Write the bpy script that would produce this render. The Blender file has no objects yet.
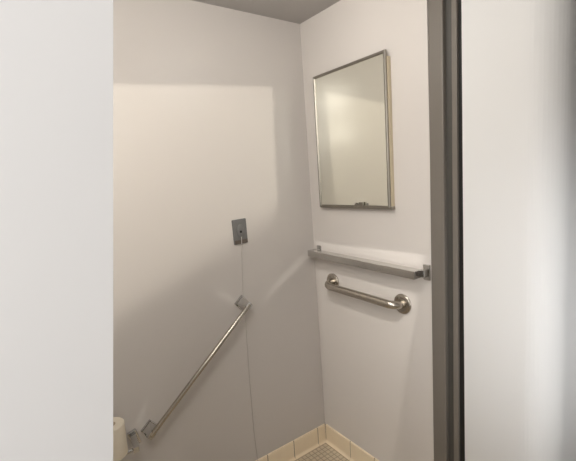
import bpy, bmesh, math
from mathutils import Vector, Matrix
SC = bpy.context.scene
COL = SC.collection

# ------------------------------------------------------------------ materials
def mat(name, rgb, rough=.5, metal=0., spec=.5, noise=None, bump=None, coat=0.):
    m = bpy.data.materials.new(name); m.use_nodes = True
    nt = m.node_tree; b = nt.nodes['Principled BSDF']
    b.inputs['Base Color'].default_value = (*rgb, 1); b.inputs['Roughness'].default_value = rough
    b.inputs['Metallic'].default_value = metal; b.inputs['Specular IOR Level'].default_value = spec
    b.inputs['Coat Weight'].default_value = coat
    if noise:                                  # (scale, second colour, stretch)
        tc = nt.nodes.new('ShaderNodeTexCoord'); mp = nt.nodes.new('ShaderNodeMapping')
        n = nt.nodes.new('ShaderNodeTexNoise'); n.inputs['Scale'].default_value = noise[0]; n.inputs['Detail'].default_value = 4
        mx = nt.nodes.new('ShaderNodeMix'); mx.data_type = 'RGBA'
        mp.inputs['Scale'].default_value = noise[2] if len(noise) > 2 else (1, 1, 1)
        mx.inputs[6].default_value = (*rgb, 1); mx.inputs[7].default_value = (*noise[1], 1)
        nt.links.new(tc.outputs['Object'], mp.inputs['Vector']); nt.links.new(mp.outputs['Vector'], n.inputs['Vector'])
        nt.links.new(n.outputs['Fac'], mx.inputs[0]); nt.links.new(mx.outputs[2], b.inputs['Base Color'])
        if bump:
            bp = nt.nodes.new('ShaderNodeBump'); bp.inputs['Strength'].default_value = bump; bp.inputs['Distance'].default_value = .002
            nt.links.new(n.outputs['Fac'], bp.inputs['Height']); nt.links.new(bp.outputs['Normal'], b.inputs['Normal'])
    return m

M = dict(
    wall=mat('wall_laminate', (.60, .565, .53), .25, spec=.33, noise=(6, (.585, .553, .525))),
    wall_r=mat('wall_paint', (.73, .69, .65), .34, spec=.35, noise=(6, (.72, .68, .642))),
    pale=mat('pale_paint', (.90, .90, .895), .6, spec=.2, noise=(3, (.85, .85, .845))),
    pale_r=mat('pale_panel_paint', (.80, .80, .79), .6, spec=.2, noise=(3, (.79, .79, .782))),
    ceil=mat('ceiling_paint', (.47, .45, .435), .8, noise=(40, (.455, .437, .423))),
    frame=mat('grey_enamel', (.20, .18, .155), .4, spec=.4, noise=(5, (.19, .17, .147))),
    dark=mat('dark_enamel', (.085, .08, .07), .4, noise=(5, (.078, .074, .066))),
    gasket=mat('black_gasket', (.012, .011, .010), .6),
    tile=mat('cream_tile', (.90, .77, .57), .3, noise=(25, (.85, .72, .53))),
    grout=mat('tan_grout', (.16, .12, .075), .9, noise=(60, (.13, .1, .06))),
    chrome=mat('polished_chrome', (.58, .575, .56), .08, 1),
    satin=mat('satin_steel', (.56, .52, .455), .27, 1, noise=(60, (.44, .40, .35), (1, 1, 1))),
    alum=mat('brushed_aluminium', (.62, .605, .58), .17, 1, noise=(80, (.58, .565, .54))),
    mframe=mat('mirror_frame_steel', (.33, .31, .27), .42, 1, noise=(40, (.29, .27, .235))),
    mirror=mat('mirror_silver', (.86, .86, .78), .03, 1),
    cream=mat('cream_board', (.62, .53, .38), .6, noise=(30, (.58, .50, .36))),
    plate=mat('grey_plate', (.15, .15, .148), .45, noise=(50, (.13, .13, .128))),
    plate2=mat('brown_strip', (.12, .095, .075), .4, noise=(80, (.09, .075, .06))),
    hole=mat('black_hole', (.005, .005, .005), .7),
    cord=mat('grey_cord', (.56, .53, .49), .7, noise=(200, (.50, .47, .44))),
    paper=mat('cream_paper', (.74, .67, .55), .9, noise=(60, (.70, .63, .51)), bump=.3),
    core=mat('cardboard_core', (.42, .32, .22), .9, noise=(60, (.38, .29, .2))),
)
def floor_mat():
    m = bpy.data.materials.new('mosaic_floor'); m.use_nodes = True; nt = m.node_tree; b = nt.nodes['Principled BSDF']
    tc = nt.nodes.new('ShaderNodeTexCoord'); br = nt.nodes.new('ShaderNodeTexBrick')
    br.offset = 0; br.squash = 1; br.inputs['Scale'].default_value = 1
    br.inputs['Brick Width'].default_value = .026; br.inputs['Row Height'].default_value = .026
    br.inputs['Mortar Size'].default_value = .0032; br.inputs['Mortar Smooth'].default_value = .3
    br.inputs['Color1'].default_value = (.66, .57, .43, 1); br.inputs['Color2'].default_value = (.60, .52, .39, 1)
    br.inputs['Mortar'].default_value = (.40, .33, .24, 1)
    bp = nt.nodes.new('ShaderNodeBump'); bp.inputs['Strength'].default_value = .4; bp.inputs['Distance'].default_value = .002; bp.invert = True
    nt.links.new(tc.outputs['Object'], br.inputs['Vector']); nt.links.new(br.outputs['Color'], b.inputs['Base Color'])
    nt.links.new(br.outputs['Fac'], bp.inputs['Height']); nt.links.new(bp.outputs['Normal'], b.inputs['Normal'])
    b.inputs['Roughness'].default_value = .4
    return m
M['floor'] = floor_mat()

# ------------------------------------------------------------------ helpers
def obj(name, bm, m, parent=None, smooth=False, bevel=0., segs=2):
    bmesh.ops.recalc_face_normals(bm, faces=bm.faces)
    me = bpy.data.meshes.new(name); bm.to_mesh(me); bm.free()
    if smooth:
        for p in me.polygons: p.use_smooth = True
    me.materials.append(M[m] if isinstance(m, str) else m)
    o = bpy.data.objects.new(name, me); COL.objects.link(o)
    if parent:
        o.parent = parent; o.matrix_parent_inverse = Matrix.Translation(parent.location).inverted()
    if bevel:
        bv = o.modifiers.new('Bevel', 'BEVEL'); bv.width = bevel; bv.segments = segs; bv.limit_method = 'ANGLE'
        bv.harden_normals = False
    return o
def thing(name, label, cat, loc, group=None):
    o = bpy.data.objects.new(name, None); COL.objects.link(o); o.location = loc; o.empty_display_size = .05
    o['label'] = label; o['category'] = cat
    if group: o['group'] = group
    return o
def struct(name, bm, m, parent=None, **k):
    o = obj(name, bm, m, parent, **k)
    if not parent: o['kind'] = 'structure'
    return o
def add_box(bm, a, b, mtx=None):
    r = bmesh.ops.create_cube(bm, size=1)
    c = (Vector(a) + Vector(b)) / 2; s = [abs(b[i] - a[i]) for i in range(3)]
    t = Matrix.Translation(c) @ Matrix.Diagonal((*s, 1))
    bmesh.ops.transform(bm, matrix=(mtx @ t) if mtx else t, verts=r['verts'])
def boxbm(a, b, mtx=None):
    bm = bmesh.new(); add_box(bm, a, b, mtx); return bm
def add_tube(bm, pts, r, n=20, cap=True):
    pts = [Vector(p) for p in pts]; rings = []
    t0 = (pts[1] - pts[0]).normalized()
    ref = t0.orthogonal().normalized()
    for i, p in enumerate(pts):
        t = (pts[min(i + 1, len(pts) - 1)] - pts[max(i - 1, 0)]).normalized()
        ref = (ref - t * ref.dot(t)).normalized(); bi = t.cross(ref)
        rr = r[i] if isinstance(r, (list, tuple)) else r
        rings.append([bm.verts.new(p + (ref * math.cos(2 * math.pi * k / n) + bi * math.sin(2 * math.pi * k / n)) * rr) for k in range(n)])
    for a, b in zip(rings, rings[1:]):
        for k in range(n): bm.faces.new((a[k], a[(k + 1) % n], b[(k + 1) % n], b[k]))
    if cap: bm.faces.new(rings[0]); bm.faces.new(rings[-1])
def add_lathe(bm, prof, mtx, n=40):
    """prof: (radius, height) pairs round local Z, placed by mtx"""
    rings = []
    for r, h in prof:
        if r < 1e-6: rings.append([bm.verts.new(mtx @ Vector((0, 0, h)))])
        else: rings.append([bm.verts.new(mtx @ Vector((r * math.cos(2 * math.pi * k / n), r * math.sin(2 * math.pi * k / n), h))) for k in range(n)])
    for a, b in zip(rings, rings[1:]):
        for k in range(n):
            k2 = (k + 1) % n
            if len(a) == 1: bm.faces.new((a[0], b[k2], b[k]))
            elif len(b) == 1: bm.faces.new((a[k], a[k2], b[0]))
            else: bm.faces.new((a[k], a[k2], b[k2], b[k]))
def add_prism(bm, poly, ext):
    """poly: 3-D points of a flat face; ext: extrusion vector"""
    ext = Vector(ext); a = [bm.verts.new(p) for p in poly]; b = [bm.verts.new(Vector(p) + ext) for p in poly]
    bm.faces.new(a); bm.faces.new(b[::-1])
    for i in range(len(a)):
        j = (i + 1) % len(a); bm.faces.new((a[i], a[j], b[j], b[i]))
def prism(poly, ext):
    bm = bmesh.new(); add_prism(bm, poly, ext); return bm

# ------------------------------------------------------------------ the room
H = 2.4
LEAN = .022 / H            # the long wall leans back a little
struct('wall_left', prism([(-3.2, 0, 0), (-3.2, .022, H), (-3.2, .12, H), (-3.2, .12, 0)], (3.3, 0, 0)), 'wall')
struct('wall_right', boxbm((0, -.75, 0), (.1, .03, H)), 'wall_r')
struct('floor', boxbm((-3.2, -3.4, -.1), (.6, .1, .020)), 'floor')
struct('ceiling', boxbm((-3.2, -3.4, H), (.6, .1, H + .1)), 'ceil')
struct('wall_back', boxbm((-3.2, -3.5, 0), (.6, -3.4, H)), 'wall_r')
struct('wall_side', boxbm((-3.3, -3.5, 0), (-3.2, .1, H)), 'wall_r')
# pale panel added close on the left, its free edge leaning a little
struct('added_panel_left', prism([(-1.228, -1.35, H), (-1.502, -1.35, 0), (-3.2, -1.35, 0), (-3.2, -1.35, H)], (0, .05, 0)), 'pale')
# pale panel added beyond the door frame, rounded for a soft shading falloff
poly = [(.0, -.8885, 0)]
R_ = .10
for i in range(13):
    a = math.pi / 2 * i / 12
    poly.append((R_ - R_ * math.cos(a), -1.10 - R_ * math.sin(a), 0))
poly += [(.6, -1.20, 0), (.6, -.8885, 0)]
struct('added_panel_right', prism(poly, (0, 0, H)), 'pale_r', smooth=False)
# grey metal door frame: face, recess, stop, shadow gap
fr = bpy.data.objects.new('trim_frame', None); COL.objects.link(fr); fr.name = 'trim_1'; fr['kind'] = 'structure'; fr.location = (0, -.82, 0)
def lean(y0, y1, x0, x1):
    """upright strip; both edges lean 8 mm over the height as in the photo"""
    k = -.006
    return prism([(x0, y0 - k * 1.2, 0), (x0, y1 - k * 1.0, 0), (x0, y1 + k * 1.0, H), (x0, y0 + k * 1.2, H)], (x1 - x0, 0, 0))
def strip(name, y0, y1, x0, x1, m, bev=.002):
    return obj(name, lean(y0, y1, x0, x1), m, fr, bevel=bev)
strip('frame_face', -.750, -.8125, -.006, .06, 'frame', .004)
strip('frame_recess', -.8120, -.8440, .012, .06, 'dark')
strip('door_stop', -.8440, -.8655, -.001, .06, 'frame')
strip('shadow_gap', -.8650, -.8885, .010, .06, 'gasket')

# tiled skirting, cove at the foot, rounded cap
BB = .126; FZ = .020
def base_profile():
    pts = [(0, FZ)]
    for i in range(7):
        a = math.pi / 2 * i / 6; pts.append((.022 - .014 * math.sin(a), FZ + .014 - .014 * math.cos(a)))
    for i in range(7):
        a = math.pi / 2 * i / 6; pts.append((.008 * math.cos(a), BB - .008 + .008 * math.sin(a)))
    pts.append((0, BB))
    return pts
PR = base_profile()
def skirting(name, edges, axis):
    bm = bmesh.new()
    for a, b in zip(edges, edges[1:]):
        a2, b2 = a + .0022, b - .0022
        if axis == 'x': add_prism(bm, [(a2, -d - .0002, h) for d, h in PR], (b2 - a2, 0, 0))
        else: add_prism(bm, [(-d - .0002, a2, h) for d, h in PR], (0, b2 - a2, 0))
    o = struct(name, bm, 'tile')
    g = bmesh.new()
    if axis == 'x': add_box(g, (edges[0], -.0065, FZ), (edges[-1], -.0003, BB - .003))
    else: add_box(g, (-.0065, edges[0], FZ), (-.0003, edges[-1], BB - .003))
    obj('grout', g, 'grout', o)
ex = [-.004, -.0652, -.2411]
while ex[-1] > -3.0: ex.append(ex[-1] - .176)
skirting('baseboard_left', ex[::-1], 'x')
skirting('baseboard_right', [-.747, -.569, -.393, -.217, -.0115], 'y')

# ------------------------------------------------------------------ mirror
mr = thing('mirror', 'framed rectangular mirror hung on the right wall above the two rails', 'mirror', (-.015, -.334, 1.43))
y0, y1, z0, z1, xf, xb, w = -.093, -.566, 1.431, 2.0985, -.031, -.019, .013
bm = bmesh.new()
def ring(x, d): return [bm.verts.new(v) for v in ((x, y0 - d, z0 + d), (x, y1 + d, z0 + d), (x, y1 + d, z1 - d), (x, y0 - d, z1 - d))]
rs = [ring(xb, 0), ring(xf + .003, 0), ring(xf, .003), ring(xf, .009), ring(xf + .004, w), ring(xb, w)]
for a, b in zip(rs, rs[1:] + rs[:1]):
    for k in range(4): bm.faces.new((a[k], a[(k + 1) % 4], b[(k + 1) % 4], b[k]))
add_box(bm, (xf + .001, y0 - .008, z0 - .003), (-.006, y1 - .010, z0 + .009))
obj('frame', bm, 'mframe', mr)
obj('glass', boxbm((xf + .006, y0 - .010, z0 + .010), (xb - .0002, y1 + .010, z1 - .010)), 'mirror', mr)
obj('backing_board', boxbm((-.0189, y0 - .012, z0 + .004), (-.0003, -.5705, z1 - .026)), 'cream', mr, bevel=.001)
bm = bmesh.new()
add_box(bm, (xf - .006, -.360, z0 + .006), (xf + .003, -.415, z0 + .020)); add_box(bm, (xf - .009, -.368, z0 + .012), (xf + .002, -.384, z0 + .026)); add_box(bm, (xf - .009, -.396, z0 + .014), (xf + .002, -.413, z0 + .028))
obj('latch', bm, 'mframe', mr, bevel=.0015)

# ------------------------------------------------------------------ square chrome rail on the right wall
rl = thing('towel_rail', 'square chrome towel rail mounted horizontally just under the mirror', 'towel rail', (0, -.37, 1.16))
def zc(y): return 1.181 + (y + .03) * .019
bm = bmesh.new()
ya, yb = -.026, -.722
add_prism(bm, [(-.026, ya, zc(ya) - .0205), (-.078, ya, zc(ya) - .0205), (-.078, ya, zc(ya) + .0145), (-.026, ya, zc(ya) + .0145)], (0, yb - ya, zc(yb) - zc(ya)))
obj('bar', bm, 'alum', rl, bevel=.003)
for yc in (-.040, -.7295):
    z = zc(yc)
    pl = obj('mount', boxbm((-.009, yc - .0165, z - .034), (-.0003, yc + .0165, z + .032)), 'chrome', rl, bevel=.003)
    bm = bmesh.new(); s = 1 if yc > -.3 else -1
    add_prism(bm, [(-.0085, yc - .013, z - .016), (-.0085, yc + .013, z - .016), (-.0085, yc + .013, z + .016), (-.0085, yc - .013, z + .016)], (-.034, 0, 0))
    obj('arm', bm, 'chrome', rl, bevel=.003)

# ------------------------------------------------------------------ round grab bar on the right wall
gb = thing('grab_bar', 'short round satin steel grab bar with disc flanges, lowest on the right wall', 'grab bar', (0, -.37, 1.0))
YL, ZL, YR, ZR, XO, RB = -.139, 1.023, -.599, 1.001, -.062, .0185
pts = [(-.004, YL, ZL), (-.012, YL, ZL)]
rad = .042
for i in range(9):
    a = math.pi / 2 * i / 8; pts.append((-.020 - rad * math.sin(a), YL - rad * (1 - math.cos(a)), ZL - .008 * i / 8))
zl, zr = ZL - .008, ZR + .006
for i in range(1, 12):
    t = i / 12; pts.append((-.062, (YL - rad) + t * ((YR + rad) - (YL - rad)), zl + t * (zr - zl)))
for i in range(9):
    a = math.pi / 2 * i / 8; pts.append((-.020 - rad * math.cos(a), YR + rad * (1 - math.sin(a)), zr - .006 * i / 8))
pts += [(-.012, YR, ZR), (-.004, YR, ZR)]
bm = bmesh.new(); add_tube(bm, pts, RB, 24); obj('bar', bm, 'satin', gb, smooth=True)
for y, z in ((YL, ZL), (YR, ZR)):
    mx = Matrix.Translation((0, y, z)) @ Matrix.Rotation(-math.pi / 2, 4, 'Y')
    bm = bmesh.new(); add_lathe(bm, [(0, 0), (.045, 0), (.046, .002), (.046, .006), (.043, .0095), (.030, .0115), (.019, .012), (0, .012)], mx)
    f = obj('flange', bm, 'satin', gb, smooth=True)
    for a in (.4, 2.5, 4.6):
        bm = bmesh.new(); add_lathe(bm, [(0, 0), (.004, 0), (.004, .0012), (.002, .002), (0, .002)], mx @ Matrix.Translation((.030 * math.cos(a), .030 * math.sin(a), .0112)), 12)
        obj('screw', bm, 'mframe', f)

# ------------------------------------------------------------------ slanting rail on the left wall
sl = thing('slanted_rail', 'slim steel rail slanting steeply across the left wall between square chrome brackets', 'rail', (-.745, 0, .54))
A = Vector((-.4835, -.056, .986)); B = Vector((-1.010, -.056, .5335)); d = (A - B).normalized()
ang = math.atan2(d.z, d.x)
bm = bmesh.new(); e0, e1 = B - d * .004, A + d * .006
add_tube(bm, [e0, e0 + d * .002, e0 + d * .005, e1 - d * .005, e1 - d * .002, e1], [.007, .0098, .0108, .0108, .0098, .007], 20)
obj('tube', bm, 'satin', sl, smooth=True)
for cx, cz, P in ((-.4945, .990, A), (-1.0005, .538, B)):
    rt = Matrix.Translation((cx, 0, cz)) @ Matrix.Rotation(-ang, 4, 'Y')
    b_ = obj('bracket', boxbm((-.029, -.010, -.029), (.029, .004, .029), rt), 'chrome', sl, bevel=.003)
    bm = bmesh.new()
    q = [rt @ Vector(v) for v in ((-.0245, -.0095, -.0245), (.0245, -.0095, -.0245), (.0245, -.0095, .0245), (-.0245, -.0095, .0245))]
    rp = Matrix.Translation((P.x, 0, P.z)) @ Matrix.Rotation(-ang, 4, 'Y')
    q2 = [rp @ Vector(v) for v in ((-.015, -.062, -.0135), (.013, -.062, -.0135), (.013, -.062, .0135), (-.015, -.062, .0135))]
    va = [bm.verts.new(v) for v in q]; vb = [bm.verts.new(v) for v in q2]
    bm.faces.new(va); bm.faces.new(vb[::-1])
    for i in range(4): bm.faces.new((va[i], va[(i + 1) % 4], vb[(i + 1) % 4], vb[i]))
    obj('post', bm, 'chrome', sl, bevel=.002)
    bm = bmesh.new(); add_lathe(bm, [(0, 0), (.0025, 0), (.002, .001), (0, .001)], rt @ Matrix.Translation((-.0255, -.0098, .0255)) @ Matrix.Rotation(math.pi / 2, 4, 'X'), 12)
    obj('screw', bm, 'mframe', b_)

# ------------------------------------------------------------------ paper holder and roll
ph = thing('paper_holder', 'chrome toilet paper holder arm beside the foot of the slanting rail', 'paper holder', (-1.075, 0, .50))
rt = Matrix.Translation((-1.069, 0, .525)) @ Matrix.Rotation(-.25, 4, 'Y')
obj('bracket', boxbm((-.019, -.010, -.036), (.019, .004, .036), rt), 'chrome', ph, bevel=.003)
bm = bmesh.new()
q = [rt @ Vector(v) for v in ((-.013, -.0095, -.026), (.013, -.0095, -.026), (.013, -.0095, .026), (-.013, -.0095, .026))]
q2 = [Vector(v) for v in ((-1.099, -.110, .523), (-1.076, -.110, .523), (-1.076, -.110, .549), (-1.099, -.110, .549))]
va = [bm.verts.new(v) for v in q]; vb = [bm.verts.new(v) for v in q2]
bm.faces.new(va); bm.faces.new(vb[::-1])
for i in range(4): bm.faces.new((va[i], va[(i + 1) % 4], vb[(i + 1) % 4], vb[i]))
obj('arm', bm, 'chrome', ph, bevel=.003)
bm = bmesh.new()
pts = [(-1.085, -.100, .5365), (-1.12, -.100, .5355), (-1.160, -.100, .5355)]
for i in range(1, 7):
    a = math.pi / 2 * i / 6; pts.append((-1.160 - .014 * math.sin(a), -.100, .5355 + .014 * (1 - math.cos(a))))
pts += [(-1.174, -.100, .60), (-1.174, -.100, .668)]
add_tube(bm, pts, .0075, 16); obj('spindle', bm, 'chrome', ph, smooth=True)
CX, CY, Z0, Z1, RR = -1.174, -.100, .547, .679, .0535
rr = thing('toilet_paper_roll', 'cream toilet paper roll upright on the chrome holder at the left edge', 'toilet paper', (CX, CY, Z0))
bm = bmesh.new(); mx = Matrix.Translation((CX, CY, 0))
add_lathe(bm, [(.021, Z0), (RR - .003, Z0), (RR, Z0 + .003), (RR, Z1 - .003), (RR - .003, Z1), (.021, Z1), (.021, Z0)], mx, 48)
o = obj('paper', bm, 'paper', rr, smooth=True, bevel=.0005)
bm = bmesh.new(); add_lathe(bm, [(.0185, Z0 + .001), (.0208, Z0 + .001), (.0208, Z1 - .001), (.0185, Z1 - .001), (.0185, Z0 + .001)], mx, 32)
obj('core', bm, 'core', rr, smooth=True)

# ------------------------------------------------------------------ emergency pull station
pc = thing('pull_cord_switch', 'grey pull switch plate with a long thin cord hanging down the left wall', 'switch', (-.473, 0, 1.287))
bm = bmesh.new(); add_prism(bm, [(-.5125, .003, 1.411), (-.4355, .003, 1.4135), (-.4335, .003, 1.290), (-.5095, .003, 1.2875)], (0, -.011, 0))
obj('plate', bm, 'plate', pc, bevel=.003)
bm = bmesh.new(); add_prism(bm, [(-.5075, -.0075, 1.309), (-.4365, -.0075, 1.311), (-.4355, -.0075, 1.292), (-.507, -.0075, 1.2895)], (0, -.0022, 0))
obj('lower_strip', bm, 'plate2', pc)
mx = Matrix.Translation((-.4715, -.0075, 1.352)) @ Matrix.Rotation(math.pi / 2, 4, 'X') @ Matrix.Diagonal((.8, 1.35, 1, 1))
bm = bmesh.new(); add_lathe(bm, [(0, 0), (.026, 0), (.024, .003), (.012, .0042), (0, .0042)], mx, 32)
obj('boss', bm, 'plate', pc, smooth=True)
bm = bmesh.new(); add_lathe(bm, [(0, 0), (.0065, 0), (.0062, .002), (0, .002)], Matrix.Translation((-.4715, -.0105, 1.350)) @ Matrix.Rotation(math.pi / 2, 4, 'X'), 20)
obj('hole', bm, 'hole', pc)
bm = bmesh.new()
add_tube(bm, [(-.4715, -.012, 1.325), (-.4725, -.0135, 1.300), (-.477, -.0125, 1.27), (-.4835, -.0115, 1.12), (-.487, -.0115, 1.03), (-.480, -.0125, 1.005), (-.466, -.0125, .985), (-.474, -.0125, .955), (-.486, -.012, .90), (-.490, -.012, .60), (-.490, -.013, .30), (-.4885, -.031, .07)], .0016, 8)
obj('cord', bm, 'cord', pc, smooth=True)

for o, z in ((sl, .76), (ph, .53), (pc, 1.35), (rr, .53)): o.location.y += LEAN * z
for o, x, z in ((pc, .0065, -.003), (rr, .006, 0), (ph, .003, 0), (sl, .003, 0)): o.location.x += x; o.location.z += z

# ------------------------------------------------------------------ lights
def area(name, loc, target, size, power, col=(1, 1, 1), spread=math.pi):
    l = bpy.data.lights.new(name, 'AREA'); l.size = size; l.energy = power; l.color = col; l.spread = spread
    o = bpy.data.objects.new(name, l); COL.objects.link(o); o.location = loc
    o.rotation_euler = (Vector(target) - Vector(loc)).to_track_quat('-Z', 'Y').to_euler(); return o
def point(name, loc, power, r, col):
    l = bpy.data.lights.new(name, 'POINT'); l.energy = power; l.shadow_soft_size = r; l.color = col
    o = bpy.data.objects.new(name, l); COL.objects.link(o); o.location = loc; return o
LAMP = Vector((-1.50, -1.25, 2.04))
point('room_lamp', LAMP, 10, .05, (1, .94, .86))
point('upper_wall_fill', (-1.15, -.95, 2.27), 15, .12, (1, .955, .90))  # added unseen lamp that brightens the upper walls
point('corner_fill', (-.48, -.52, 2.20), 2.2, .20, (1, .955, .90))  # extra lamp added to lift the top of the corner
area('overhead_fill', (-1.0, -1.9, 2.36), (-1.0, -1.9, 0), .9, 2, (1, .97, .94))  # added overhead area light, general fill
area('left_panel_fill', (-2.3, -2.5, 2.2), (-1.7, -1.35, 1.75), .8, 12, (1, .975, .96), 2.0)  # area light added to brighten the left pale panel
area('right_panel_fill', (-1.5, -3.1, 1.1), (.2, -1.3, 1.05), .9, 1.6, (.97, .985, 1), .38)  # low area light added to brighten the right pale panel

def shaped_light(name, G, pts, soft, power, col):
    """a small added lamp masked by direction: it lights only the polygon pts (clockwise or not); soft[i] blurs edge i (radians, None = no edge)"""
    l = bpy.data.lights.new(name, 'POINT'); l.energy = power; l.shadow_soft_size = .003; l.color = col
    o = bpy.data.objects.new(name, l); COL.objects.link(o); o.location = G
    l.use_nodes = True; nt = l.node_tree; N = nt.nodes; em = N['Emission']
    geo = N.new('ShaderNodeNewGeometry')
    c = sum((Vector(p) for p in pts), Vector()) / len(pts); G = Vector(G); prev = None
    for i in range(len(pts)):
        if soft[i] is None: continue
        a, b = Vector(pts[i]) - G, Vector(pts[(i + 1) % len(pts)]) - G
        n = a.cross(b).normalized()
        if n.dot(c - G) < 0: n = -n
        dp = N.new('ShaderNodeVectorMath'); dp.operation = 'DOT_PRODUCT'; dp.inputs[1].default_value = n * SIGN
        nt.links.new(geo.outputs['Incoming'], dp.inputs[0])
        mr_ = N.new('ShaderNodeMapRange'); mr_.interpolation_type = 'SMOOTHSTEP'
        mr_.inputs['From Min'].default_value = -soft[i]; mr_.inputs['From Max'].default_value = soft[i]
        nt.links.new(dp.outputs['Value'], mr_.inputs['Value'])
        if prev is None: prev = mr_.outputs[0]
        else:
            mu = N.new('ShaderNodeMath'); mu.operation = 'MULTIPLY'
            nt.links.new(prev, mu.inputs[0]); nt.links.new(mr_.outputs[0], mu.inputs[1]); prev = mu.outputs[0]
    nt.links.new(prev, em.inputs['Strength'])
    return o
SIGN = 1
# added masked lamp imitating mirror-bounced light: the bright patch on the left wall
shaped_light('mirror_patch_standin', (-1.0, -1.9, 2.15), [(-1.3, 0, 1.99), (-.215, 0, 2.062), (-.235, 0, 1.42), (-1.3, 0, .965)], [.006, .007, .04, .01], 50, (1, .93, .80))

# added masked lamp for the bright band above the towel rail
shaped_light('rail_glow_standin', (-.9, -.9, 2.1), [(0, -.01, 1.232), (0, -.715, 1.238), (0, -.70, 1.16), (0, -.01, 1.16)], [.0025, .012, None, .006], 22, (1, .95, .88))
shaped_light('rail_streak_standin', (-.9, -.9, 2.1), [(-.03, 0, 1.205), (-.335, 0, 1.022), (-.335, 0, .998), (-.03, 0, 1.181)], [.010, .03, .010, .02], 36, (1, .95, .88))  # added lamp masked to a diagonal streak on the left wall
shaped_light('bracket_streak_standin', (-.9, -.9, 2.1), [(-.52, 0, 1.01), (-.60, 0, 1.10), (-.625, 0, 1.08), (-.535, 0, .99)], [.006, .03, .006, .01], 13, (1, .95, .88))  # added lamp that draws the streak near the upper bracket
shaped_light('holder_streak_standin', (-.9, -.9, 1.6), [(-1.055, 0, .58), (-1.0, 0, .68), (-.985, 0, .67), (-1.035, 0, .57)], [.005, .03, .005, .012], 13, (1, .95, .88))  # added lamp that draws the streak beside the paper holder

# ------------------------------------------------------------------ camera
cd = bpy.data.cameras.new('camera'); co = bpy.data.objects.new('camera', cd); COL.objects.link(co)
r = Vector((0.8080428353229435, -0.5855793767274485, -0.06452573002106314)); u = Vector((0.1271956378657017, 0.06646708915282315, 0.989648117144416)); fw = Vector((0.5752286901669592, 0.8078854619381658, -0.12819139751855796))
co.matrix_world = Matrix(((r.x, u.x, -fw.x, -1.39793), (r.y, u.y, -fw.y, -1.70956), (r.z, u.z, -fw.z, 1.5878), (0, 0, 0, 1)))
cd.sensor_width = 36; cd.lens = 395.1331 * 36 / 576; cd.clip_start = .02
SC.camera = co
w_ = bpy.data.worlds.new('world'); SC.world = w_; w_.use_nodes = True
w_.node_tree.nodes['Background'].inputs[0].default_value = (.8, .78, .76, 1); w_.node_tree.nodes['Background'].inputs[1].default_value = .2
SC.view_settings.view_transform = 'Standard'; SC.view_settings.look = 'None'
